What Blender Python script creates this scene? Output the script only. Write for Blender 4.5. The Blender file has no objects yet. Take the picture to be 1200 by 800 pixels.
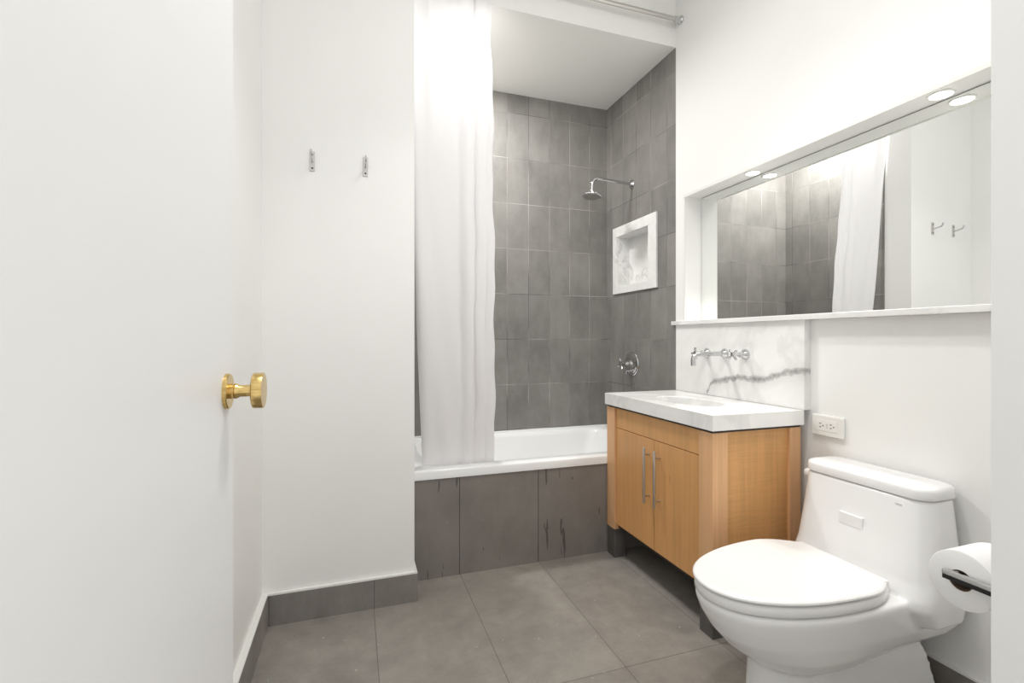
import bpy, bmesh, math, random
from mathutils import Vector, Matrix
random.seed(4)
C = bpy.context.scene
PI = math.pi

# ------------------------------------------------------------------ camera
EYE = 1.15
YAW = math.atan(185 / 557.5)
cd = bpy.data.cameras.new('camera'); cam = bpy.data.objects.new('camera', cd)
C.collection.objects.link(cam); C.camera = cam
cam.location = (0, 0, EYE); cam.rotation_euler = (PI / 2, 0, -YAW)
cd.sensor_width = 36.0; cd.lens = 557.5 / 1200 * 36.0
cd.shift_y = -3 / 1200; cd.clip_start = 0.02

# ------------------------------------------------------------------ light
w = bpy.data.worlds.new('world'); C.world = w; w.use_nodes = True
WB = w.node_tree.nodes['Background']
WB.inputs[0].default_value = (1.0, 0.995, 0.985, 1); WB.inputs[1].default_value = 1.15
C.view_settings.view_transform = 'Standard'; C.view_settings.look = 'None'
C.view_settings.gamma = 1; C.view_settings.use_curve_mapping = False
C.view_settings.exposure = -0.20
def lamp(name, kind, loc, energy, col=(1, 0.985, 0.96), rot=(0, 0, 0), **kw):
    d = bpy.data.lights.new(name, kind); d.energy = energy; d.color = col
    for k, v in kw.items(): setattr(d, k, v)
    o = bpy.data.objects.new(name, d); C.collection.objects.link(o)
    o.location = loc; o.rotation_euler = rot
    return o
lamp('soft_fill_light', 'AREA', (0.75, 0.80, 3.17), 14, shape='DISK', size=1.2)  # unseen soft fill added under the ceiling to even out the room
lamp('ceiling_downlight_light', 'SPOT', (0.77, 1.10, 3.14), 46, spot_size=math.radians(104), spot_blend=.55, shadow_soft_size=.05)
lamp('shower_ceiling_light', 'AREA', (0.58, 2.64, 2.80), 26, shape='DISK', size=0.22)

# ------------------------------------------------------------------ nodes
class NT:
    def __init__(s, name):
        s.m = bpy.data.materials.new(name); s.m.use_nodes = True
        s.t = s.m.node_tree; s.n = s.t.nodes; s.b = s.n['Principled BSDF']
        s.tc = s.n.new('ShaderNodeTexCoord'); s.sep = None
    def link(s, a, b): s.t.links.new(a, b)
    def put(s, sock, v):
        if isinstance(v, (int, float)): sock.default_value = v
        elif isinstance(v, (tuple, list)): sock.default_value = v if len(v) == len(sock.default_value) else (*v, 1)
        else: s.link(v, sock)
    def xyz(s, i):
        if not s.sep:
            s.sep = s.n.new('ShaderNodeSeparateXYZ'); s.link(s.tc.outputs['Object'], s.sep.inputs[0])
        return s.sep.outputs[i]
    def math(s, op, a, b=0.0, c=0.0, clamp=False):
        q = s.n.new('ShaderNodeMath'); q.operation = op; q.use_clamp = clamp
        for i, v in enumerate((a, b, c)): s.put(q.inputs[i], v)
        return q.outputs[0]
    def noise(s, scale, detail=3, rough=.5, dist=0.0, vec=None, stretch=None):
        q = s.n.new('ShaderNodeTexNoise'); q.inputs['Scale'].default_value = scale
        q.inputs['Detail'].default_value = detail; q.inputs['Roughness'].default_value = rough
        q.inputs['Distortion'].default_value = dist
        v = vec or s.tc.outputs['Object']
        if stretch:
            mp = s.n.new('ShaderNodeMapping'); mp.inputs['Scale'].default_value = stretch
            s.link(v, mp.inputs[0]); v = mp.outputs[0]
        s.link(v, q.inputs['Vector']); return q.outputs['Fac']
    def ramp(s, f, stops):
        q = s.n.new('ShaderNodeValToRGB'); e = q.color_ramp.elements
        while len(e) < len(stops): e.new(0.5)
        for el, (p, c) in zip(e, stops):
            el.position = p; el.color = (*c, 1) if len(c) == 3 else c
        s.put(q.inputs[0], f); return q.outputs[0]
    def mix(s, f, a, b):
        q = s.n.new('ShaderNodeMix'); q.data_type = 'RGBA'
        s.put(q.inputs[0], f); s.put(q.inputs[6], a); s.put(q.inputs[7], b); return q.outputs[2]
    def bump(s, h, strength=.2, dist=.002):
        q = s.n.new('ShaderNodeBump'); q.inputs['Strength'].default_value = strength
        q.inputs['Distance'].default_value = dist; s.link(h, q.inputs['Height']); s.link(q.outputs[0], s.b.inputs['Normal'])
    def set(s, **kw):
        for k, v in kw.items(): s.put(s.b.inputs[k.replace('_', ' ')], v)
        return s
    def dist(s, x, size, off):          # distance to the nearest grid line
        return s.math('PINGPONG', s.math('SUBTRACT', x, off - 20 * size), size / 2)

def srgb(r, g, b):
    f = lambda c: (c / 255 / 12.92) if c / 255 <= 0.04045 else ((c / 255 + .055) / 1.055) ** 2.4
    return (f(r), f(g), f(b))
def plain(name, col, rough=.5, metal=0.0, **kw):
    s = NT(name); s.set(Base_Color=(*col, 1), Roughness=rough, Metallic=metal, **kw); return s.m

def paint(name, col, rough=.55):
    s = NT(name); n = s.noise(3, 2); n2 = s.noise(220, 2)
    s.set(Base_Color=s.ramp(n, [(.3, tuple(c * .985 for c in col)), (.7, col)]), Roughness=rough)
    s.bump(n2, .06, .001); return s.m
M_wall = paint('white wall paint', srgb(247, 247, 245))
M_ceil = paint('white ceiling paint', srgb(246, 246, 243))
M_door = paint('white door paint', srgb(246, 247, 247), .38)
M_bead = paint('white caulk', srgb(240, 240, 236), .4)
M_black = plain('black', (.012, .012, .012), .5)
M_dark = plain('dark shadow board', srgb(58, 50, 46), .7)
M_chrome = plain('chrome', (.62, .62, .63), .06, 1.0)
M_nickel = plain('brushed nickel', (.62, .60, .58), .28, 1.0)
M_porc = plain('white porcelain', srgb(243, 243, 243), .12)
M_tub = plain('white bathtub enamel', srgb(245, 246, 246), .15)
M_seat = plain('white toilet seat plastic', srgb(243, 243, 242), .22)
M_plast = plain('white plastic plate', srgb(240, 239, 235), .35)
M_slot = plain('dark slot', (.02, .018, .016), .6)
M_mirror = plain('mirror silver', (.93, .94, .93), .0, 1.0)
M_faint = plain('faint grey print', srgb(222, 222, 220), .3)
s = NT('lamp lens'); s.set(Base_Color=(1, 1, 1, 1)); s.b.inputs['Emission Color'].default_value = (1, .97, .90, 1)
s.b.inputs['Emission Strength'].default_value = 6; M_lens = s.m

def brass_mat():
    s = NT('brushed brass'); n = s.noise(40, 3, stretch=(1, 6, 6))
    s.set(Base_Color=s.ramp(n, [(.3, (.60, .40, .13)), (.7, (.80, .60, .27))]), Metallic=1.0, Roughness=.24); return s.m
M_brass = brass_mat()

def tile_mat(name, ax, wu, ou, wv, ov, base, var=.10, lw=.0016, grout=None, jog=None, rough=.75, gmix=.5):
    """stone tile: u axis index ax, v axis z unless floor"""
    s = NT(name)
    u = s.xyz(ax); v = s.xyz(2) if jog is None else s.xyz(1)
    ci = s.math('FLOOR', s.math('DIVIDE', s.math('SUBTRACT', u, ou), wu))
    if jog is not None:
        odd = s.math('FLOORED_MODULO', ci, 2.0)
        v = s.math('ADD', v, s.math('MULTIPLY', odd, jog))
    du = s.dist(u, wu, ou); dv = s.dist(v, wv, ov)
    d = s.math('MINIMUM', du, dv)
    g = s.math('LESS_THAN', d, lw)
    ri = s.math('FLOOR', s.math('DIVIDE', s.math('SUBTRACT', v, ov), wv))
    cmb = s.n.new('ShaderNodeCombineXYZ'); s.put(cmb.inputs[0], ci); s.put(cmb.inputs[1], ri); s.put(cmb.inputs[2], float(ax))
    wn = s.n.new('ShaderNodeTexWhiteNoise'); s.link(cmb.outputs[0], wn.inputs[0])
    big = s.noise(5, 5, .6); fine = s.noise(90, 3, .7); st = s.noise(14, 4, .6, stretch=(1, 1, .35))
    t = s.math('ADD', s.math('MULTIPLY', big, .5), s.math('MULTIPLY', fine, .18))
    t = s.math('ADD', t, s.math('MULTIPLY', st, .32))
    t = s.math('ADD', t, s.math('MULTIPLY', s.math('SUBTRACT', wn.outputs[0], .5), .16))
    col = s.ramp(t, [(.33, tuple(c * (1 - 2.2 * var) for c in base)), (.5, base), (.67, tuple(min(1, c * (1 + 2.2 * var)) for c in base))])
    gl = grout or tuple(c * .5 for c in base)
    gn = s.noise(2.3, 2)
    gcol = s.ramp(gn, [(.42, tuple(c * .42 for c in base)), (.6, gl)])
    col = s.mix(g, col, gcol)
    if jog is not None:
        spk = s.noise(75, 0); col = s.mix(s.math('MULTIPLY', s.math('GREATER_THAN', spk, .845), .7), col, (*srgb(205, 200, 194), 1))
    s.set(Base_Color=col, Roughness=rough)
    h = s.math('SUBTRACT', s.math('MULTIPLY', fine, .25), g)
    s.bump(h, .35, .0012); return s.m
GREY = srgb(136, 134, 130)
M_tile_b = tile_mat('grey stone wall tile back', 0, .1555, .983, .3075, .2255, GREY, grout=srgb(188, 184, 177))
M_tile_s = tile_mat('grey stone wall tile side', 1, .1585, 2.370, .3075, .2255, srgb(132, 130, 126), grout=srgb(172, 168, 161))
M_floor = tile_mat('grey stone floor tile', 0, .412, .080, .840, 1.457, srgb(150, 145, 138), var=.10, lw=.0013, grout=srgb(112, 107, 101), jog=0.0, rough=.42)
M_base = tile_mat('grey stone base tile', 0, .405, .082, 3.0, 1.0, srgb(140, 136, 131), var=.10, rough=.45)
M_base_s = tile_mat('grey stone base tile side', 1, .405, 1.55, 3.0, 1.0, srgb(140, 136, 131), var=.10, rough=.45)

def apron_mat():
    s = NT('dark slate apron')
    big = s.noise(4, 5, .6); fine = s.noise(80, 3, .7); st = s.noise(10, 4, .6, stretch=(1, 1, .25))
    t = s.math('ADD', s.math('ADD', s.math('MULTIPLY', big, .5), s.math('MULTIPLY', fine, .15)), s.math('MULTIPLY', st, .35))
    b = srgb(134, 129, 124)
    col = s.ramp(t, [(.28, tuple(c * .72 for c in b)), (.5, b), (.72, tuple(c * 1.22 for c in b))])
    # scratches and drip marks: short dark vertical strokes
    dn = s.noise(16, 2, .5, 0.4, stretch=(2.6, 1, .26)); gate = s.noise(6, 1)
    dr = s.math('MULTIPLY', s.math('GREATER_THAN', dn, .685), s.math('GREATER_THAN', gate, .47))
    col = s.mix(s.math('MULTIPLY', dr, .6), col, (.035, .033, .032, 1))
    sp = s.noise(140, 1); col = s.mix(s.math('GREATER_THAN', sp, .76), col, (*srgb(185, 182, 178), 1))
    d = s.math('MINIMUM', s.math('ABSOLUTE', s.math('SUBTRACT', s.xyz(0), .489)), s.math('ABSOLUTE', s.math('SUBTRACT', s.xyz(0), .902)))
    g = s.math('LESS_THAN', d, .0016); col = s.mix(g, col, (.03, .03, .03, 1))
    s.set(Base_Color=col, Roughness=.45); s.bump(s.math('SUBTRACT', s.math('MULTIPLY', fine, .3), g), .3, .001); return s.m
M_apron = apron_mat()
def slate_dark():
    s = NT('dark slate block'); n = s.noise(12, 4, .6, stretch=(1, 1, .3))
    s.set(Base_Color=s.ramp(n, [(.3, srgb(70, 68, 66)), (.7, srgb(106, 103, 100))]), Roughness=.35); return s.m
M_slate = slate_dark()

def marble_mat(name, vein=None, amount=.5, scale=2.2, seed=0.0, stroke=None):
    s = NT(name)
    mp = s.n.new('ShaderNodeMapping'); mp.inputs['Location'].default_value = (seed, seed * .7, seed * .3); s.link(s.tc.outputs['Object'], mp.inputs[0]); P = mp.outputs[0]
    n1 = s.noise(scale, 6, .6, 1.2, vec=P); a = s.math('ABSOLUTE', s.math('SUBTRACT', n1, .5))
    v1 = s.math('SUBTRACT', 1.0, s.math('MULTIPLY', a, 22.0), clamp=True)
    gate = s.noise(scale * .8, 2, vec=P); v1 = s.math('MULTIPLY', v1, s.math('MULTIPLY', s.math('SUBTRACT', gate, .45, clamp=True), 4.0, clamp=True))
    cl = s.noise(scale * 1.6, 5, .65, .6, vec=P)
    col = s.ramp(cl, [(.35, srgb(235, 235, 233)), (.62, srgb(247, 247, 245))])
    col = s.mix(s.math('MULTIPLY', v1, amount), col, (*srgb(150, 150, 146), 1))
    if vein:     # one strong vein: list of (y, z) in object space
        fc = s.n.new('ShaderNodeFloatCurve'); cv = fc.mapping.curves[0]
        y0, y1, z0, z1 = 1.4, 2.1, .80, 1.10
        pts = sorted(((y - y0) / (y1 - y0), (z - z0) / (z1 - z0)) for y, z in vein)
        cv.points[0].location = (0, pts[0][1] + .05); cv.points[1].location = (1, pts[-1][1] - .1)
        for p in pts: cv.points.new(*p)
        fc.mapping.update()
        nz = s.math('MULTIPLY', s.math('SUBTRACT', s.noise(26, 4, .65), .5), .035)
        s.put(fc.inputs['Value'], s.math('DIVIDE', s.math('SUBTRACT', s.xyz(1), y0), y1 - y0))
        zz = s.math('MULTIPLY_ADD', fc.outputs[0], z1 - z0, z0)
        d = s.math('SUBTRACT', s.math('ADD', s.xyz(2), nz), zz)
        wdt = s.math('MULTIPLY_ADD', s.noise(9, 3), .030, .002)
        core = s.math('SUBTRACT', 1.0, s.math('DIVIDE', s.math('ABSOLUTE', d), wdt), clamp=True)
        endm = s.math('LESS_THAN', s.xyz(1), 2.035)
        tex = s.math('MULTIPLY_ADD', s.noise(60, 4, .7), 1.3, .1, clamp=True)
        core = s.math('MULTIPLY', s.math('MULTIPLY', s.math('POWER', core, .6), endm), tex)
        col = s.mix(core, col, (*srgb(140, 139, 136), 1))
        halo = s.math('SUBTRACT', 1.0, s.math('DIVIDE', s.math('ABSOLUTE', s.math('ADD', d, .012)), .05), clamp=True)
        col = s.mix(s.math('MULTIPLY', halo, .16), col, (*srgb(150, 149, 146), 1))
    s.set(Base_Color=col, Roughness=.2); return s.m
VEIN = [(1.455, 1.022), (1.56, 1.006), (1.61, .988), (1.70, .965), (1.80, .968), (1.915, .944), (2.0, .92), (2.03, .878)]
M_marb_bs = marble_mat('veined marble slab', VEIN, .18, 1.6, 3.1)
M_marb = marble_mat('white marble', None, .35, 2.0, 1.3)
M_marb_n = marble_mat('grey veined marble', None, .95, 3.4, 7.7)
M_marb_f = marble_mat('pale marble frame', None, .30, 4.0, 2.2)

def wood(name, base, axis='z', fig=0.0, dark=.82, seed=0.0):
    s = NT(name)
    mp = s.n.new('ShaderNodeMapping'); mp.inputs['Location'].default_value = (seed, seed, seed); s.link(s.tc.outputs['Object'], mp.inputs[0]); P = mp.outputs[0]
    g1 = s.noise(60, 3, .6, vec=P, stretch=(1, 1, .03)); g2 = s.noise(9, 3, .5, vec=P, stretch=(1, 1, .12))
    t = s.math('ADD', s.math('MULTIPLY', g1, .55), s.math('MULTIPLY', g2, .45))
    if fig:
        f1 = s.noise(75, 3, .6, 0.3, vec=P, stretch=(.10, .10, 1.6)); gate = s.noise(7, 1, vec=P)
        t = s.math('ADD', t, s.math('MULTIPLY', s.math('MULTIPLY', s.math('SUBTRACT', f1, .5), fig), gate))
    lo = tuple(c * dark for c in base); hi = tuple(min(1, c * 1.12) for c in base)
    col = s.ramp(t, [(.3, lo), (.5, base), (.7, hi)])
    k = s.noise(24, 2, .5, vec=P, stretch=(1, 1, .35)); kn = s.math('GREATER_THAN', k, .765)
    col = s.mix(s.math('MULTIPLY', kn, .45), col, (*[c * .45 for c in base], 1))
    s.set(Base_Color=col, Roughness=.42); s.bump(g1, .05, .001); return s.m
M_wd = wood('honey fir veneer', srgb(217, 162, 104), dark=.86)
M_wr = wood('honey fir rail', srgb(219, 166, 107), seed=2.3, dark=.86)
M_wp = wood('pale fir post', srgb(224, 176, 130), seed=5.1)
M_ws = wood('rippled fir panel', srgb(219, 166, 108), fig=.9, seed=8.4, dark=.84)

def cloth():
    s = NT('white curtain fabric'); s.set(Base_Color=(*srgb(252, 251, 252), 1), Roughness=.85)
    tr = s.n.new('ShaderNodeBsdfTranslucent'); tr.inputs[0].default_value = (*srgb(252, 251, 252), 1)
    mx = s.n.new('ShaderNodeMixShader'); mx.inputs[0].default_value = .28
    out = s.n['Material Output']; s.link(s.b.outputs[0], mx.inputs[1]); s.link(tr.outputs[0], mx.inputs[2]); s.link(mx.outputs[0], out.inputs[0])
    wv = s.noise(420, 1); s.bump(wv, .05, .0008); return s.m
M_cloth = cloth()
def paper():
    s = NT('white tissue paper'); n = s.noise(300, 2); s.set(Base_Color=(*srgb(246, 246, 246), 1), Roughness=.95); s.bump(n, .08, .001); return s.m
M_paper = paper()

# ------------------------------------------------------------------ mesh helpers
def obj(name, bm, mat, parent=None, smooth=False, angle=35):
    bmesh.ops.recalc_face_normals(bm, faces=bm.faces[:])
    me = bpy.data.meshes.new(name)
    off = parent_world(parent) if parent else Vector((0, 0, 0))
    if parent: bmesh.ops.translate(bm, verts=bm.verts[:], vec=-off)
    bm.to_mesh(me); bm.free(); me.materials.append(mat)
    if smooth:
        for p in me.polygons: p.use_smooth = True
        try: me.set_sharp_from_angle(angle=math.radians(angle))
        except Exception: pass
    o = bpy.data.objects.new(name, me); C.collection.objects.link(o)
    if parent: o.parent = parent
    return o
def parent_world(p):
    v = Vector((0, 0, 0))
    while p is not None: v = v + Vector(p.location); p = p.parent
    return v
def thing(name, label, cat, loc=(0, 0, 0), group=None):
    o = bpy.data.objects.new(name, None); C.collection.objects.link(o); o.location = loc; o.empty_display_size = .05
    o['label'] = label; o['category'] = cat
    if group: o['group'] = group
    return o
def tag(o, label, cat, group=None):
    o['label'] = label; o['category'] = cat
    if group: o['group'] = group
    return o
def struct(name, bm, m, parent=None, **kw):
    o = obj(name, bm, m, parent, **kw)
    if not parent: o['kind'] = 'structure'
    return o
def box(x0, x1, y0, y1, z0, z1, bm=None, bev=0.0, seg=2):
    b = bmesh.new()
    vs = [b.verts.new((x, y, z)) for x in (x0, x1) for y in (y0, y1) for z in (z0, z1)]
    for f in ((0, 1, 3, 2), (4, 6, 7, 5), (0, 4, 5, 1), (2, 3, 7, 6), (0, 2, 6, 4), (1, 5, 7, 3)): b.faces.new([vs[i] for i in f])
    bmesh.ops.recalc_face_normals(b, faces=b.faces[:])
    if bev: bmesh.ops.bevel(b, geom=b.edges[:], offset=bev, segments=seg, profile=.5, affect='EDGES')
    return join(bm, b)
def join(bm, b):
    if bm is None: return b
    me = bpy.data.meshes.new('tmp'); b.to_mesh(me); b.free(); bm.from_mesh(me); bpy.data.meshes.remove(me); return bm
def frame_of(d):
    d = Vector(d).normalized(); a = Vector((0, 0, 1)) if abs(d.z) < .9 else Vector((1, 0, 0))
    u = a.cross(d).normalized(); return u, d.cross(u).normalized(), d
def lathe(o, d, prof, n=32, bm=None, cap=True):
    """prof: (distance along d, radius)"""
    b = bmesh.new(); u, v, d = frame_of(d); o = Vector(o); rings = []
    for a, r in prof:
        rings.append([b.verts.new(o + d * a + (u * math.cos(2 * PI * i / n) + v * math.sin(2 * PI * i / n)) * max(r, 1e-5)) for i in range(n)])
    for p, q in zip(rings, rings[1:]):
        for i in range(n): b.faces.new((p[i], p[(i + 1) % n], q[(i + 1) % n], q[i]))
    if cap: b.faces.new(rings[0][::-1]); b.faces.new(rings[-1])
    return join(bm, b)
def tube(pts, r, n=16, bm=None):
    b = bmesh.new(); pts = [Vector(p) for p in pts]; rings = []; pu = None
    for i, p in enumerate(pts):
        t = (pts[min(i + 1, len(pts) - 1)] - pts[max(i - 1, 0)]).normalized()
        if pu is None: u = frame_of(t)[0]
        else: u = (pu - t * pu.dot(t)).normalized()
        pu = u; v = t.cross(u); rr = r[i] if isinstance(r, (list, tuple)) else r
        rings.append([b.verts.new(p + (u * math.cos(2 * PI * k / n) + v * math.sin(2 * PI * k / n)) * rr) for k in range(n)])
    for p, q in zip(rings, rings[1:]):
        for i in range(n): b.faces.new((p[i], p[(i + 1) % n], q[(i + 1) % n], q[i]))
    b.faces.new(rings[0][::-1]); b.faces.new(rings[-1]); return join(bm, b)
def arc(c, a, bvec, r, t0, t1, n=10):
    c, a, bvec = Vector(c), Vector(a), Vector(bvec)
    return [c + (a * math.cos(t0 + (t1 - t0) * i / n) + bvec * math.sin(t0 + (t1 - t0) * i / n)) * r for i in range(n + 1)]
def rrect(x0, x1, y0, y1, r, n=6):
    out = []
    for cx, cy, a in ((x1 - r, y1 - r, 0), (x0 + r, y1 - r, PI / 2), (x0 + r, y0 + r, PI), (x1 - r, y0 + r, 1.5 * PI)):
        for i in range(n + 1):
            t = a + PI / 2 * i / n; out.append((cx + r * math.cos(t), cy + r * math.sin(t)))
    return out
def loft(rings, bm=None, cap0=True, cap1=True):
    b = bmesh.new(); R = [[b.verts.new(p) for p in r] for r in rings]; n = len(R[0])
    for p, q in zip(R, R[1:]):
        for i in range(n): b.faces.new((p[i], p[(i + 1) % n], q[(i + 1) % n], q[i]))
    if cap0: b.faces.new(R[0][::-1])
    if cap1: b.faces.new(R[-1])
    return join(bm, b)
def lift(out, z): return [(x, y, z) for x, y in out]

# ------------------------------------------------------------------ measures
XW = 1.745      # face of the mirror wall / shower wall
XT = 1.780      # wall behind the toilet
YT = 2.286      # tub front
YB = 3.069      # shower back wall
YH = 2.125      # wall with the coat hooks
XL = -0.350     # left wall
XE = 0.252      # end of the hook wall
ZS = 2.815      # shower ceiling
ZC = 3.20       # room ceiling
YV = 1.468      # near side of vanity / backsplash
YF, XF = 0.47, 0.945   # front wall stub

# ------------------------------------------------------------------ setting
struct('floor', box(-.49, 1.95, -.6, 3.2, -.1, 0), M_floor)
struct('ceiling', box(-.49, XE, 0, 3.2, ZC, ZC + .1, box(XE, 1.95, 0, YT, ZC, ZC + .1, box(XE, 1.95, YT, 3.2, ZS, ZC + .1))), M_ceil)
struct('wall_left', box(XL - .15, XL, 0.0, YH, 0, ZC), M_wall)
struct('wall_partition', box(XL - .15, XE, YH, 3.2, 0, ZC), M_wall)
struct('wall_shower_left', box(XE, XE + .008, YT + .002, YB, .50, ZS), M_tile_s)
struct('wall_back', box(XE, 1.95, YB, 3.2, 0, ZS), M_tile_b)
# right wall with the mirror recess
struct('wall_right_lower', box(XT, 1.95, YF, YT, 0, 1.228), M_wall)
b = box(XW, 1.95, YF, YT, 1.940, ZC); box(XW, 1.95, 2.201, YT, 1.228, 1.940, b)
box(XW, 1.95, YF, .62, 1.228, 1.940, b); box(1.868, 1.95, .62, 2.201, 1.228, 1.940, b)
struct('wall_right', b, M_wall)
struct('trim_1', box(XW - .006, XW, .60, 2.214, 1.934, 1.952, box(XW - .006, XW, 2.201, 2.208, 1.251, 1.934), bev=.0015), M_bead)
# shower side wall with the tiled-in box opening
NY0, NY1, NZ0, NZ1 = 2.533, 2.916, 1.505, 1.862
b = box(XW, 1.95, YT, YB, 0, NZ0); box(XW, 1.95, YT, YB, NZ1, ZS, b)
box(XW, 1.95, YT, NY0, NZ0, NZ1, b); box(XW, 1.95, NY1, YB, NZ0, NZ1, b); box(1.87, 1.95, NY0, NY1, NZ0, NZ1, b)
struct('wall_shower_right', b, M_tile_s)
struct('wall_front', box(XF, 1.95, 0.0, YF, 0, ZC), M_wall)
# stone bases with a white caulk top
BZ = .122
struct('baseboard_left', box(XL, XL + .022, .10, YH, 0, BZ), M_base_s)
struct('baseboard_partition', box(XL + .022, XE + .012, YH - .014, YH, 0, BZ, box(XE, XE + .012, YH, YT - .001, 0, BZ)), M_base)
b = box(XL, XL + .022, .10, YH - .014, BZ, BZ + .007); box(XL, XE + .012, YH - .014, YH, BZ, BZ + .007, b); box(XE, XE + .012, YH, YT - .001, BZ, BZ + .007, b)
struct('trim_2', b, M_bead)
struct('baseboard_right', box(XT - .012, XT, YF, YT, 0, BZ), M_base_s)
struct('trim_3', box(XT - .013, XT, YF, YT, BZ, BZ + .007), M_bead)
struct('baseboard_front', box(XF + .02, XT - .012, YF, YF + .012, 0, BZ), M_base)

# door, open against the left wall
DX = -.195
dr = struct('door_1', box(DX - .036, DX, .150, .918, .012, 2.04, bev=.002), M_door)
kc = Vector((DX, .869, 1.066))
kb = obj('door_knob', lathe(kc, (1, 0, 0), [(.010, .011), (.014, .0125), (.017, .0115), (.020, .0095), (.0375, .0095), (.0385, .012), (.039, .0275), (.0402, .0288), (.0535, .0288), (.0548, .028), (.0551, .0)], 48, cap=False), M_brass, dr, True)
obj('rose', lathe(kc, (1, 0, 0), [(0, .0285), (.0045, .0285), (.006, .027), (.006, .012), (.012, .012), (.012, 0)], 48), M_brass, kb, True)

# ------------------------------------------------------------------ bathtub
tb = thing('bathtub', 'white enamel bathtub set between tiled shower walls behind slate panels', 'bathtub', (1.0, 2.68, .3))
X0, X1, Y0, Y1 = XE + .009, XW - .002, YT - .007, YB - .002
def ring(i, z, r): return lift(rrect(X0 + i, X1 - i, Y0 + i, Y1 - i, r, 6), z)
def ringi(dx, dyf, dyb, z, r): return lift(rrect(X0 + dx, X1 - dx, Y0 + dyf, Y1 - dyb, r, 6), z)
rs = [ring(0, .478, .004), ring(0, .514, .004), ring(.003, .520, .006), ring(.008, .523, .010),
      ringi(.075, .080, .030, .521, .10), ringi(.088, .094, .040, .512, .10), ringi(.098, .104, .05, .49, .10), ringi(.16, .14, .09, .20, .13), ringi(.22, .20, .15, .15, .12)]
obj('basin', loft(rs, cap0=False), M_tub, tb, True, 50)
b = box(XE + .010, XW - .003, YB - .022, YB - .001, .515, .532, bev=.004)
obj('tile_flange', b, M_tub, tb)
struct('trim_4', box(XE, XW, YT, YT + .014, 0, .478), M_apron)

# ------------------------------------------------------------------ shower curtain and rod
rd = thing('shower_rod', 'chrome tension rod spanning the tub front near the ceiling', 'curtain rod', (1.0, 2.240, 2.94))
obj('rod', lathe((XE + .02, 2.240, 2.94), (1, 0, 0), [(0, .0115), (XW - XE - .04, .0115)], 20), M_nickel, rd, True)
for xa, dd in ((XE, 1), (XW, -1)):
    obj('flange', lathe((xa, 2.240, 2.94), (dd, 0, 0), [(0, .023), (.006, .024), (.012, .021), (.014, .017), (.042, .016), (.043, .0115)], 28), M_chrome, rd, True)
def curtain():
    b = bmesh.new(); NX, NZ = 150, 60; vs = []
    for j in range(NZ + 1):
        q = j / NZ; z = 2.926 + (.470 - 2.926) * q
        zz = max(0.0, min(1.0, (2.926 - z) / (2.926 - .56)))
        yc = 2.240 + .150 * zz
        xl = .262 + .058 * zz ** 2; xr = .640 + .052 * zz ** .8 + .004 * math.sin(z * 9) + .003 * math.sin(z * 23 + 1)
        row = []
        for i in range(NX + 1):
            u = i / NX
            ph = 2 * PI * (3.3 * u + .45 * math.sin(2.3 * u * PI + .4) + .12 * math.sin(3 * zz + 5 * u))
            amp = (.006 + .008 * math.sin(PI * min(1, u * 1.1)) ** 2 + .004 * math.sin(9 * u + 2)) * (.75 + .35 * (1 - zz))
            if zz > .9: amp *= 1 - (zz - .9) * 5
            y = yc + amp * math.sin(ph) + .004 * math.sin(z * 2.6 + u * 8) * zz + .0025 * math.sin(z * 6.5 + 21 * u) 
            x = xl + (xr - xl) * u + .010 * math.cos(ph) * (1 - .4 * zz)
            if z > 2.90: y = 2.240 + (y - 2.240) * .5
            row.append(b.verts.new((x, y, z)))
        vs.append(row)
    for j in range(NZ):
        for i in range(NX): b.faces.new((vs[j][i], vs[j][i + 1], vs[j + 1][i + 1], vs[j + 1][i]))
    return b
cu = obj('shower_curtain', curtain(), M_cloth, None, True, 80)
sm = cu.modifiers.new('thickness', 'SOLIDIFY'); sm.thickness = .0015
tag(cu, 'white fabric shower curtain bunched at the left end of the tub', 'curtain')

# ------------------------------------------------------------------ shower head, valve
YS = 2.734
sh = thing('shower_fixture', 'chrome round shower head on a bent arm from grey tile', 'shower head', (XW, YS, 2.171))
obj('flange', lathe((XW, YS, 2.171), (-1, 0, 0), [(0, .030), (.004, .030), (.010, .024), (.016, .013), (.02, .010)], 32), M_chrome, sh, True)
path = [Vector((XW - .002, YS, 2.171)), Vector((XW - .10, YS, 2.176)), Vector((XW - .20, YS, 2.180))]
path += arc((XW - .252, YS, 2.138), (1, 0, 0), (0, 0, 1), .043, PI / 2, PI * .98, 12)
path.append(Vector((1.4485, YS, 2.10)))
obj('arm', tube(path, .0095, 16), M_chrome, sh, True)
hd = (1.449, YS, 2.098); hdir = Vector((-.10, -.06, -1)).normalized()
obj('head', lathe(hd, hdir, [(0, .013), (.010, .014), (.018, .013), (.022, .030), (.026, .056), (.030, .060), (.036, .060), (.038, .057)], 40), M_chrome, sh, True)
hf = obj('spray_face', lathe(Vector(hd) + hdir * .0375, hdir, [(0, .054), (.002, .053)], 40), M_nickel, sh); 

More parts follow.
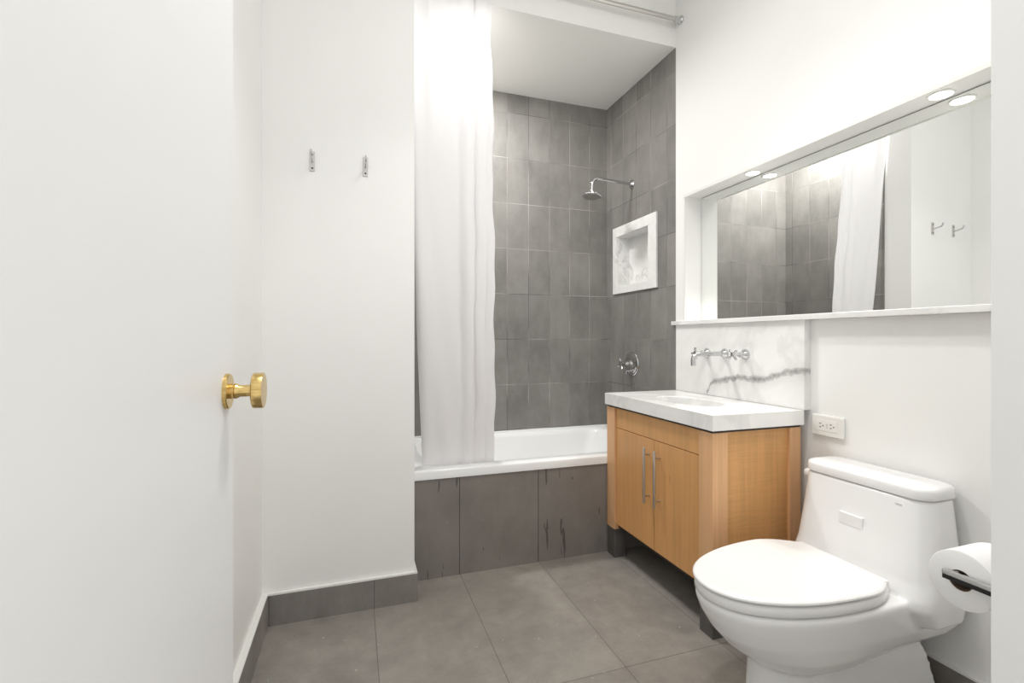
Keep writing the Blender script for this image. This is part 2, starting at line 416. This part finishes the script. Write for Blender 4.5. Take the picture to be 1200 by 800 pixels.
va = thing('shower_valve', 'chrome shower valve with cross handle on the grey tile above the tub', 'shower valve', (XW, YS, .986))
obj('escutcheon', lathe((XW, YS, .986), (-1, 0, 0), [(0, .078), (.004, .080), (.009, .076), (.011, .066), (.013, .064), (.016, .055), (.017, .03), (.030, .026)], 48), M_chrome, va, True)
def cross_handle(o, d, ln, arm, r, rot=0.0):
    u, v, d = frame_of(d); o = Vector(o)
    b = lathe(o, d, [(0, r * 2.2), (ln * .25, r * 2.0), (ln * .45, r * 1.3), (ln * .75, r * 1.25), (ln * .85, r * 1.9), (ln, r * 1.9), (ln * 1.06, r * 1.2)], 24)
    c = o + d * ln * .92
    for k in range(2):
        a = u * math.cos(rot + k * PI / 2) + v * math.sin(rot + k * PI / 2)
        tube([c - a * arm, c - a * arm * .9, c - a * arm * .5, c, c + a * arm * .5, c + a * arm * .9, c + a * arm], [r * .7, r * 1.0, r * .75, r * .8, r * .75, r * 1.0, r * .7], 12, b)
    return b
obj('handle', cross_handle((XW - .028, YS, .986), (-1, 0, 0), .062, .040, .0095, .4), M_chrome, va, True)
obj('diverter', lathe((XW - .012, YS, .940), (-1, 0, -.15), [(0, .010), (.014, .010), (.018, .013), (.040, .014), (.043, .010)], 20), M_chrome, va, True)

# shower box lined in marble
nb = thing('shower_niche', 'white marble framed recess in the grey tile under the shower head', 'shower niche', (XW, 2.71, NZ0))
def vframe(y0, y1, z0, z1, iy0, iy1, iz0, iz1, xa, xb, bev):
    b = box(xa, xb, y0, y1, z0, iz0, bev=bev); box(xa, xb, y0, y1, iz1, z1, b, bev); box(xa, xb, y0, iy0, iz0, iz1, b, bev); box(xa, xb, iy1, y1, iz0, iz1, b, bev); return b
obj('frame', vframe(2.455, 2.962, 1.462, 1.922, NY0 + .006, NY1 - .006, NZ0 + .006, NZ1 - .006, XW - .014, XW - .0005, .0015), M_marb_f, nb)
b = vframe(NY0 + .001, NY1 - .001, NZ0 + .001, NZ1 - .001, NY0 + .009, NY1 - .009, NZ0 + .009, NZ1 - .009, XW, 1.836, 0)
obj('lining', b, M_marb_n, nb)
obj('back_panel', box(1.834, 1.8695, NY0 + .0015, NY1 - .0015, NZ0 + .0015, NZ1 - .0015), M_marb_n, nb)

# ------------------------------------------------------------------ mirror, ledge, downlights
mr = thing('mirror', 'long frameless wall mirror recessed above the marble ledge', 'mirror', (1.86, 1.41, 1.252))
obj('glass', box(1.850, 1.855, .624, 2.1985, 1.252, 1.9365), M_mirror, mr)
obj('backing', box(1.8552, 1.8675, .621, 2.200, 1.252, 1.9395), M_black, mr)
lg = obj('marble_ledge', box(XW - .017, 1.849, YF + .002, 2.307, 1.2285, 1.2505, bev=.002), M_marb)
# ledge end steps round the corner only in front of the tile
tag(lg, 'thin white marble ledge running along the foot of the long mirror', 'ledge')
for i, (yy, lab) in enumerate(((1.021, 'round recessed downlight over the mirror, nearer the camera and above the toilet'), (1.785, 'round recessed downlight over the mirror, nearer the shower and above the vanity'))):
    t = thing('recessed_light', lab, 'light', (1.797, yy, 1.939), 'downlights above the mirror')
    obj('trim_ring', lathe((1.797, yy, 1.9395), (0, 0, -1), [(0, .036), (.002, .0365), (.004, .035), (.005, .031), (.001, .030)], 40, cap=False), M_bead, t, True)
    obj('lens', lathe((1.797, yy, 1.9395), (0, 0, -1), [(0, .0295), (.0015, .029), (.0025, .022), (.003, .0)], 40, cap=False), M_lens, t, True)
    lamp('downlight_light', 'SPOT', (1.797, yy, 1.930), 15, (1, .96, .90), (0, math.radians(0), 0), spot_size=math.radians(78), spot_blend=.3, shadow_soft_size=.02)

# ------------------------------------------------------------------ vanity
bs = obj('backsplash', box(XW, XT - .0005, YV, 2.2855, .8595, 1.2283, bev=.001), M_marb_bs)
tag(bs, 'white marble backsplash slab with a grey vein behind the wall taps', 'backsplash')
# countertop with an oval cut-out
SX, SY, RX, RY = 1.495, 1.862, .118, .195
def counter():
    x0, x1, y0, y1, z0, z1 = 1.287, XW - .001, YV, 2.2835, .800, .859
    b = bmesh.new(); N = 64
    ang = [2 * PI * i / N for i in range(N)]
    def outer(t):
        c, s_ = math.cos(t), math.sin(t); k = []
        if c > 1e-9: k.append((x1 - SX) / c)
        if c < -1e-9: k.append((x0 - SX) / c)
        if s_ > 1e-9: k.append((y1 - SY) / s_)
        if s_ < -1e-9: k.append((y0 - SY) / s_)
        m = min(k); return SX + c * m, SY + s_ * m
    for cx, cy in ((x0, y0), (x0, y1), (x1, y0), (x1, y1)):
        a = math.atan2(cy - SY, cx - SX) % (2 * PI); i = min(range(N), key=lambda q: abs((ang[q] - a + PI) % (2 * PI) - PI)); ang[i] = a
    ot = [b.verts.new((*outer(a), z1)) for a in ang]; ob = [b.verts.new((*outer(a), z0)) for a in ang]
    it = [b.verts.new((SX + RX * math.cos(a), SY + RY * math.sin(a), z1)) for a in ang]
    im = [b.verts.new((SX + (RX - .003) * math.cos(a), SY + (RY - .003) * math.sin(a), z1 - .004)) for a in ang]
    ib = [b.verts.new((SX + (RX - .003) * math.cos(a), SY + (RY - .003) * math.sin(a), z0)) for a in ang]
    for i in range(N):
        j = (i + 1) % N
        for p, q in ((ot, it), (it, im), (im, ib), (ib, ob), (ob, ot)): b.faces.new((p[i], p[j], q[j], q[i]))
    return b
ct = obj('countertop', counter(), M_marb)
tag(ct, 'thick white marble countertop with oval sink cutout on the wooden vanity', 'countertop')
sk = thing('sink', 'white oval undermount sink basin set into the marble vanity top', 'sink', (SX, SY, .66))
def el(k, z, n=48): return [(SX + (RX + k) * math.cos(2 * PI * i / n), SY + (RY + k) * math.sin(2 * PI * i / n), z) for i in range(n)]
rs = [el(.012, .799), el(.0, .799), el(-.010, .793), el(-.032, .775), el(-.060, .756), el(-.085, .742), [(SX + .02 * math.cos(2 * PI * i / 48), SY + .02 * math.sin(2 * PI * i / 48), .737) for i in range(48)]]
obj('bowl', loft(rs, cap0=False), M_porc, sk, True, 60)
obj('drain', lathe((SX, SY, .7375), (0, 0, 1), [(0, .021), (.002, .021), (.003, .016), (.001, .010)], 24), M_chrome, sk, True)

vc = thing('vanity_cabinet', 'honey wood bathroom vanity cabinet on slate feet under the marble top', 'cabinet', (1.52, 1.87, 0))
VX0, VX1, VY0, VY1 = 1.298, XW - .004, 1.481, 2.2795
PW = .077
for nm, x0, x1, y0, y1 in (('f', VX0, VX0 + .072, VY0, VY0 + PW), ('f', VX0, VX0 + .072, VY1 - PW, VY1), ('b', VX1 - .058, VX1, VY0, VY0 + PW), ('b', VX1 - .058, VX1, VY1 - PW, VY1)):
    p = obj('post', box(x0, x1, y0, y1, .150, .789, bev=.001), M_wp, vc)
    obj('foot', box(x0 + .002, x1 - .002, y0 + .002, y1 - .002, 0, .1495, bev=.001), M_slate, p)
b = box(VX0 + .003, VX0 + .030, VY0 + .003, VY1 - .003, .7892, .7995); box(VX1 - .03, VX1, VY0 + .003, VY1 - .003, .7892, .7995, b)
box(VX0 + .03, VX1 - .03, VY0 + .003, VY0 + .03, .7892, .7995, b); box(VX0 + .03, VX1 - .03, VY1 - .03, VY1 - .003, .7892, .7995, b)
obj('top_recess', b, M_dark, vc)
b = box(VX0 + .030, VX1 - .01, VY0 + .012, VY0 + .024, .165, .789); obj('side_panel', b, M_ws, vc)
obj('side_panel', box(VX0 + .030, VX1 - .01, VY1 - .024, VY1 - .012, .165, .789), M_ws, vc)
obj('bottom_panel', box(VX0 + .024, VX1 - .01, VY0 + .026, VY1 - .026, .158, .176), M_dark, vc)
obj('back_panel', box(VX1 - .012, VX1 - .002, VY0 + PW, VY1 - PW, .18, .65), M_ws, vc)
DXF = VX0 + .011
obj('top_rail', box(DXF, DXF + .020, VY0 + PW + .002, VY1 - PW - .002, .687, .789, bev=.001), M_wr, vc)
YD = (VY0 + VY1) / 2 - .010
for y0, y1, hy in ((VY0 + PW + .002, YD - .0012, YD - .044), (YD + .0012, VY1 - PW - .002, YD + .036)):
    d = obj('door', box(DXF, DXF + .020, y0, y1, .178, .684, bev=.001), M_wd, vc)
    hx = DXF - .030
    bb = lathe((hx, hy, .388), (0, 0, 1), [(0, .0052), (.001, .006), (.256, .006), (.257, .0052)], 20)
    for hz in (.420, .613): lathe((hx, hy, hz), (1, 0, 0), [(0, .0045), (.0305, .0045)], 14, bb)
    obj('handle', bb, M_nickel, d, True)

# wall-mounted taps
fa = thing('faucet', 'chrome wall mounted sink faucet with two cross handles on the marble backsplash', 'faucet', (XW, 1.905, 1.077))
def fl(y): return lathe((XW, y, 1.077), (-1, 0, 0), [(0, .026), (.003, .0265), (.010, .0235), (.020, .0165), (.026, .013), (.030, .012)], 32)
sp = fl(1.905)
pth = [Vector((XW - .02, 1.905, 1.077)), Vector((XW - .09, 1.905, 1.077)), Vector((XW - .160, 1.905, 1.077))] + arc((XW - .160, 1.905, 1.047), (-1, 0, 0), (0, 0, 1), .030, PI / 2, 0, 10) + [Vector((XW - .190, 1.905, 1.020))]
tube(pth, .0115, 18, sp)
obj('spout', sp, M_chrome, fa, True)
for yy, rt in ((2.030, .08), (1.775, .72)):
    hb = fl(yy); join(hb, cross_handle((XW - .028, yy, 1.077), (-1, 0, 0), .050, .030, .0065, rt))
    obj('tap_handle', hb, M_chrome, fa, True)

# ------------------------------------------------------------------ outlet
ou = thing('power_outlet', 'white double socket outlet plate on the wall above the toilet tank', 'outlet', (XT, 1.388, .807))
obj('cover_plate', box(XT - .014, XT - .0003, 1.321, 1.455, .765, .848, bev=.004), M_plast, ou)
rc = obj('receptacle', box(XT - .0155, XT - .013, 1.346, 1.430, .786, .828, bev=.0006), M_plast, ou)
for yc in (1.408, 1.364):
    sl = box(XT - .0160, XT - .0152, yc + .002, yc + .009, .8125, .8155); box(XT - .0160, XT - .0152, yc + .002, yc + .009, .799, .802, sl)
    lathe((XT - .0152, yc - .006, .8065), (-1, 0, 0), [(0, .0026), (.0008, .0026)], 12, sl)
    obj('slot', sl, M_slot, rc)
bt = box(XT - .0170, XT - .0152, 1.3835, 1.3895, .8085, .8155); box(XT - .0170, XT - .0152, 1.3835, 1.3895, .7990, .8060, bt)
obj('button', bt, M_faint, rc)

# ------------------------------------------------------------------ coat hooks
def hook(x, z, label):
    t = thing('coat_hook', label, 'hook', (x, YH, z), 'coat hooks on the white wall')
    b = box(x - .0105, x + .0105, YH - .004, YH - .0002, z - .042, z + .040, bev=.0012)
    obj('plate', b, M_nickel, t)
    p = [Vector((x, YH - .003, z - .004)), Vector((x, YH - .020, z - .003)), Vector((x, YH - .036, z + .001))] + arc((x, YH - .040, z + .022), (0, -1, 0), (0, 0, -1), .0205, PI / 2 - .2, 0, 8) + [Vector((x, YH - .0605, z + .026))]
    obj('prong', tube(p, .0046, 12), M_chrome, t, True)
    sc = lathe((x, YH - .004, z + .026), (0, -1, 0), [(0, .004), (.0012, .0038)], 12)
    obj('screw', sc, M_slot, t); obj('screw', lathe((x, YH - .004, z - .030), (0, -1, 0), [(0, .004), (.0012, .0038)], 12), M_slot, t)
hook(-.164, 1.884, 'small chrome coat hook on the white wall, nearer the door')
hook(.046, 1.885, 'small chrome coat hook on the white wall, nearer the shower curtain')

# ------------------------------------------------------------------ toilet
CY = 1.150; CT = 1.136
tl = thing('toilet', 'white one piece toilet with closed lid beside the vanity', 'toilet', (1.4, CY, 0))
def outl(xf, xw, xb, hw, hb, n=22, m=10, e=2.15):
    side = []
    for i in range(n + 1):
        a = PI / 2 * i / n
        side.append((xw - (xw - xf) * math.cos(a) ** (2 / e), hw * math.sin(a) ** (2 / e)))
    for i in range(1, m + 1):
        t = i / m; side.append((xw + (xb - xw) * t, hw + (hb - hw) * t * t))
    R = [(x, CY - y) for x, y in side]; L = [(x, CY + y) for x, y in side[1:]][::-1]
    return R + L            # starts at the tip, right side to back, left side back to tip
P = [(0, 1.160, 1.36, 1.725, .118, .172), (.06, 1.166, 1.36, 1.720, .114, .168), (.16, 1.172, 1.36, 1.70, .112, .152), (.23, 1.20, 1.37, 1.68, .09, .13)]
bd = loft([lift(outl(*p[1:]), p[0]) for p in P])
Bw = [(.158, 1.215, 1.38, 1.62, .085, .10), (.166, 1.172, 1.385, 1.66, .126, .135), (.188, 1.130, 1.39, 1.70, .153, .16), (.228, 1.078, 1.39, 1.73, .171, .185), (.28, 1.030, 1.385, 1.75, .185, .205), (.33, .998, 1.38, 1.758, .194, .214), (.362, .985, 1.375, 1.76, .199, .219), (.376, .984, 1.375, 1.76, .199, .219), (.383, .990, 1.375, 1.758, .193, .214)]
rings_b = []
for z, *p in Bw:
    r = outl(*p); k = max(0, (.26 - z) / .11)
    rings_b.append([(x, y, z + (.060 * max(0, (x - 1.25) / .45) * min(1, k))) for x, y in r])
loft(rings_b, bd)
def tank(z, xf, hw, r): return lift(rrect(xf, 1.762, hw, 1.358 + .004 * (.66 - z) / .3, r, 8), z)
loft([tank(.30, 1.58, .922, .05), tank(.36, 1.530, .914, .05), tank(.385, 1.532, .914, .055), tank(.43, 1.550, .918, .06), tank(.55, 1.578, .932, .06), tank(.648, 1.600, .945, .055), tank(.662, 1.603, .947, .055)], bd)
body = obj('bowl_and_tank', bd, M_porc, tl, True, 60)
rm = body.modifiers.new('blend', 'REMESH'); rm.mode = 'VOXEL'; rm.voxel_size = .0055; rm.use_smooth_shade = True
ss = body.modifiers.new('soften', 'SMOOTH'); ss.factor = .5; ss.iterations = 7
# tank lid
def tlr(z, i, r): return lift(rrect(1.599 + i, 1.770 - i, .944 + i, 1.360 - i, r, 10), z)
b = loft([tlr(.6640, .005, .050), tlr(.6665, .001, .052), tlr(.669, 0, .053), tlr(.690, .001, .052), tlr(.697, .0035, .05), tlr(.701, .009, .046), tlr(.7028, .018, .04), tlr(.7034, .030, .03)])
obj('tank_lid', b, M_porc, tl, True, 60)
# seat ring and lid
SE = (.980, 1.372, 1.512, .1975, .160)
def o_in(d, base=SE): return outl(base[0] + d, base[1], base[2] - d * .4, base[3] - d, base[4] - d)
b = loft([lift(o_in(.016), .3862), lift(o_in(.004), .3868), lift(o_in(.0), .390), lift(o_in(.0015), .408), lift(o_in(.005), .4140), lift(o_in(.016), .4160)])
obj('seat', b, M_seat, tl, True, 60)
LE = (.974, 1.368, 1.514, .1985, .152)
def topz(x, z): return z - .07 * max(0.0, x - 1.36)
def seat_lid():
    b = bmesh.new(); R = []
    for d, z in ((.016, .4205), (.004, .4215), (.0, .4255), (.001, .4300), (.006, .4335), (.014, .4350)):
        R.append([b.verts.new((x, y, topz(x, z))) for x, y in o_in(d, LE)])
    n = len(R[0])
    for p, q in zip(R, R[1:]):
        for i in range(n): b.faces.new((p[i], p[(i + 1) % n], q[(i + 1) % n], q[i]))
    for ringv in (R[0], R[-1]):
        h = (n - 1) // 2
        for i in range(1, h): b.faces.new((ringv[i], ringv[i + 1], ringv[n - i - 1], ringv[n - i]))
        b.faces.new((ringv[0], ringv[1], ringv[n - 1]))
    return b
ld = obj('seat_lid', seat_lid(), M_seat, tl, True, 3)
obj('hinge_cover', box(1.500, 1.530, CY - .150, CY + .150, .381, .4235, bev=.005, seg=3), M_seat, ld, True)
b = lathe((1.658, 1.354, .638), (0, 1, 0), [(0, .013), (.008, .013), (.014, .016), (.026, .0165), (.032, .013), (.035, .006)], 24)
obj('flush_knob', b, M_porc, tl, True)
mk = box(1.5955, 1.604, 1.010, 1.030, .638, .6415, bev=.001); obj('maker_mark', mk, plain('pale grey print', srgb(206, 206, 204), .3), tl)
obj('flush_tab', box(1.5705, 1.588, 1.112, 1.191, .526, .5650, bev=.0025), M_porc, tl)

# ------------------------------------------------------------------ toilet paper on its holder
RXA, RYC, RZC, RR = 1.072, .578, .700, .0535
pr = thing('toilet_paper', 'white roll of toilet paper on a chrome bar holder in front of the tank', 'toilet paper', (RXA + .05, RYC, RZC))
b = bmesh.new(); n = 56
prof = [(0, .019), (0, RR - .003), (.002, RR), (.100, RR), (.102, RR - .003), (.102, .019)]
rg = [[b.verts.new((RXA + a, RYC + r * math.cos(2 * PI * i / n), RZC + r * math.sin(2 * PI * i / n))) for i in range(n)] for a, r in prof]
for p, q in zip(rg, rg[1:] + rg[:1]):
    for i in range(n): b.faces.new((p[i], p[(i + 1) % n], q[(i + 1) % n], q[i]))
obj('paper_roll', b, M_paper, pr, True, 40)
rg2 = loft([[(RXA + a, RYC + r * math.cos(2 * PI * i / 32), RZC + r * math.sin(2 * PI * i / 32)) for i in range(32)] for a, r in ((.001, .0188), (.101, .0188), (.101, .0178), (.001, .0178), (.001, .0188))], cap0=False, cap1=False)
obj('core', rg2, plain('brown card core', srgb(120, 100, 82), .9), pr, True, 40)
ph = thing('toilet_paper_holder', 'chrome bar toilet paper holder fixed to the near white wall', 'paper holder', (RXA, YF, RZC))
obj('bar', box(RXA - .014, RXA - .004, YF + .004, RYC + .022, RZC + .006, RZC + .0155, bev=.0012), M_chrome, ph)
obj('edge_strip', box(RXA - .0145, RXA - .006, YF + .004, RYC + .021, RZC - .001, RZC + .0062), M_black, ph)
obj('spindle', lathe((RXA - .006, RYC + .004, RZC + .009), (1, 0, 0), [(0, .0075), (.108, .0075), (.110, .006)], 20), M_chrome, ph, True)
obj('wall_plate', lathe((RXA - .009, YF + .0003, RZC + .009), (0, 1, 0), [(0, .024), (.006, .024), (.008, .021)], 32), M_chrome, ph, True)
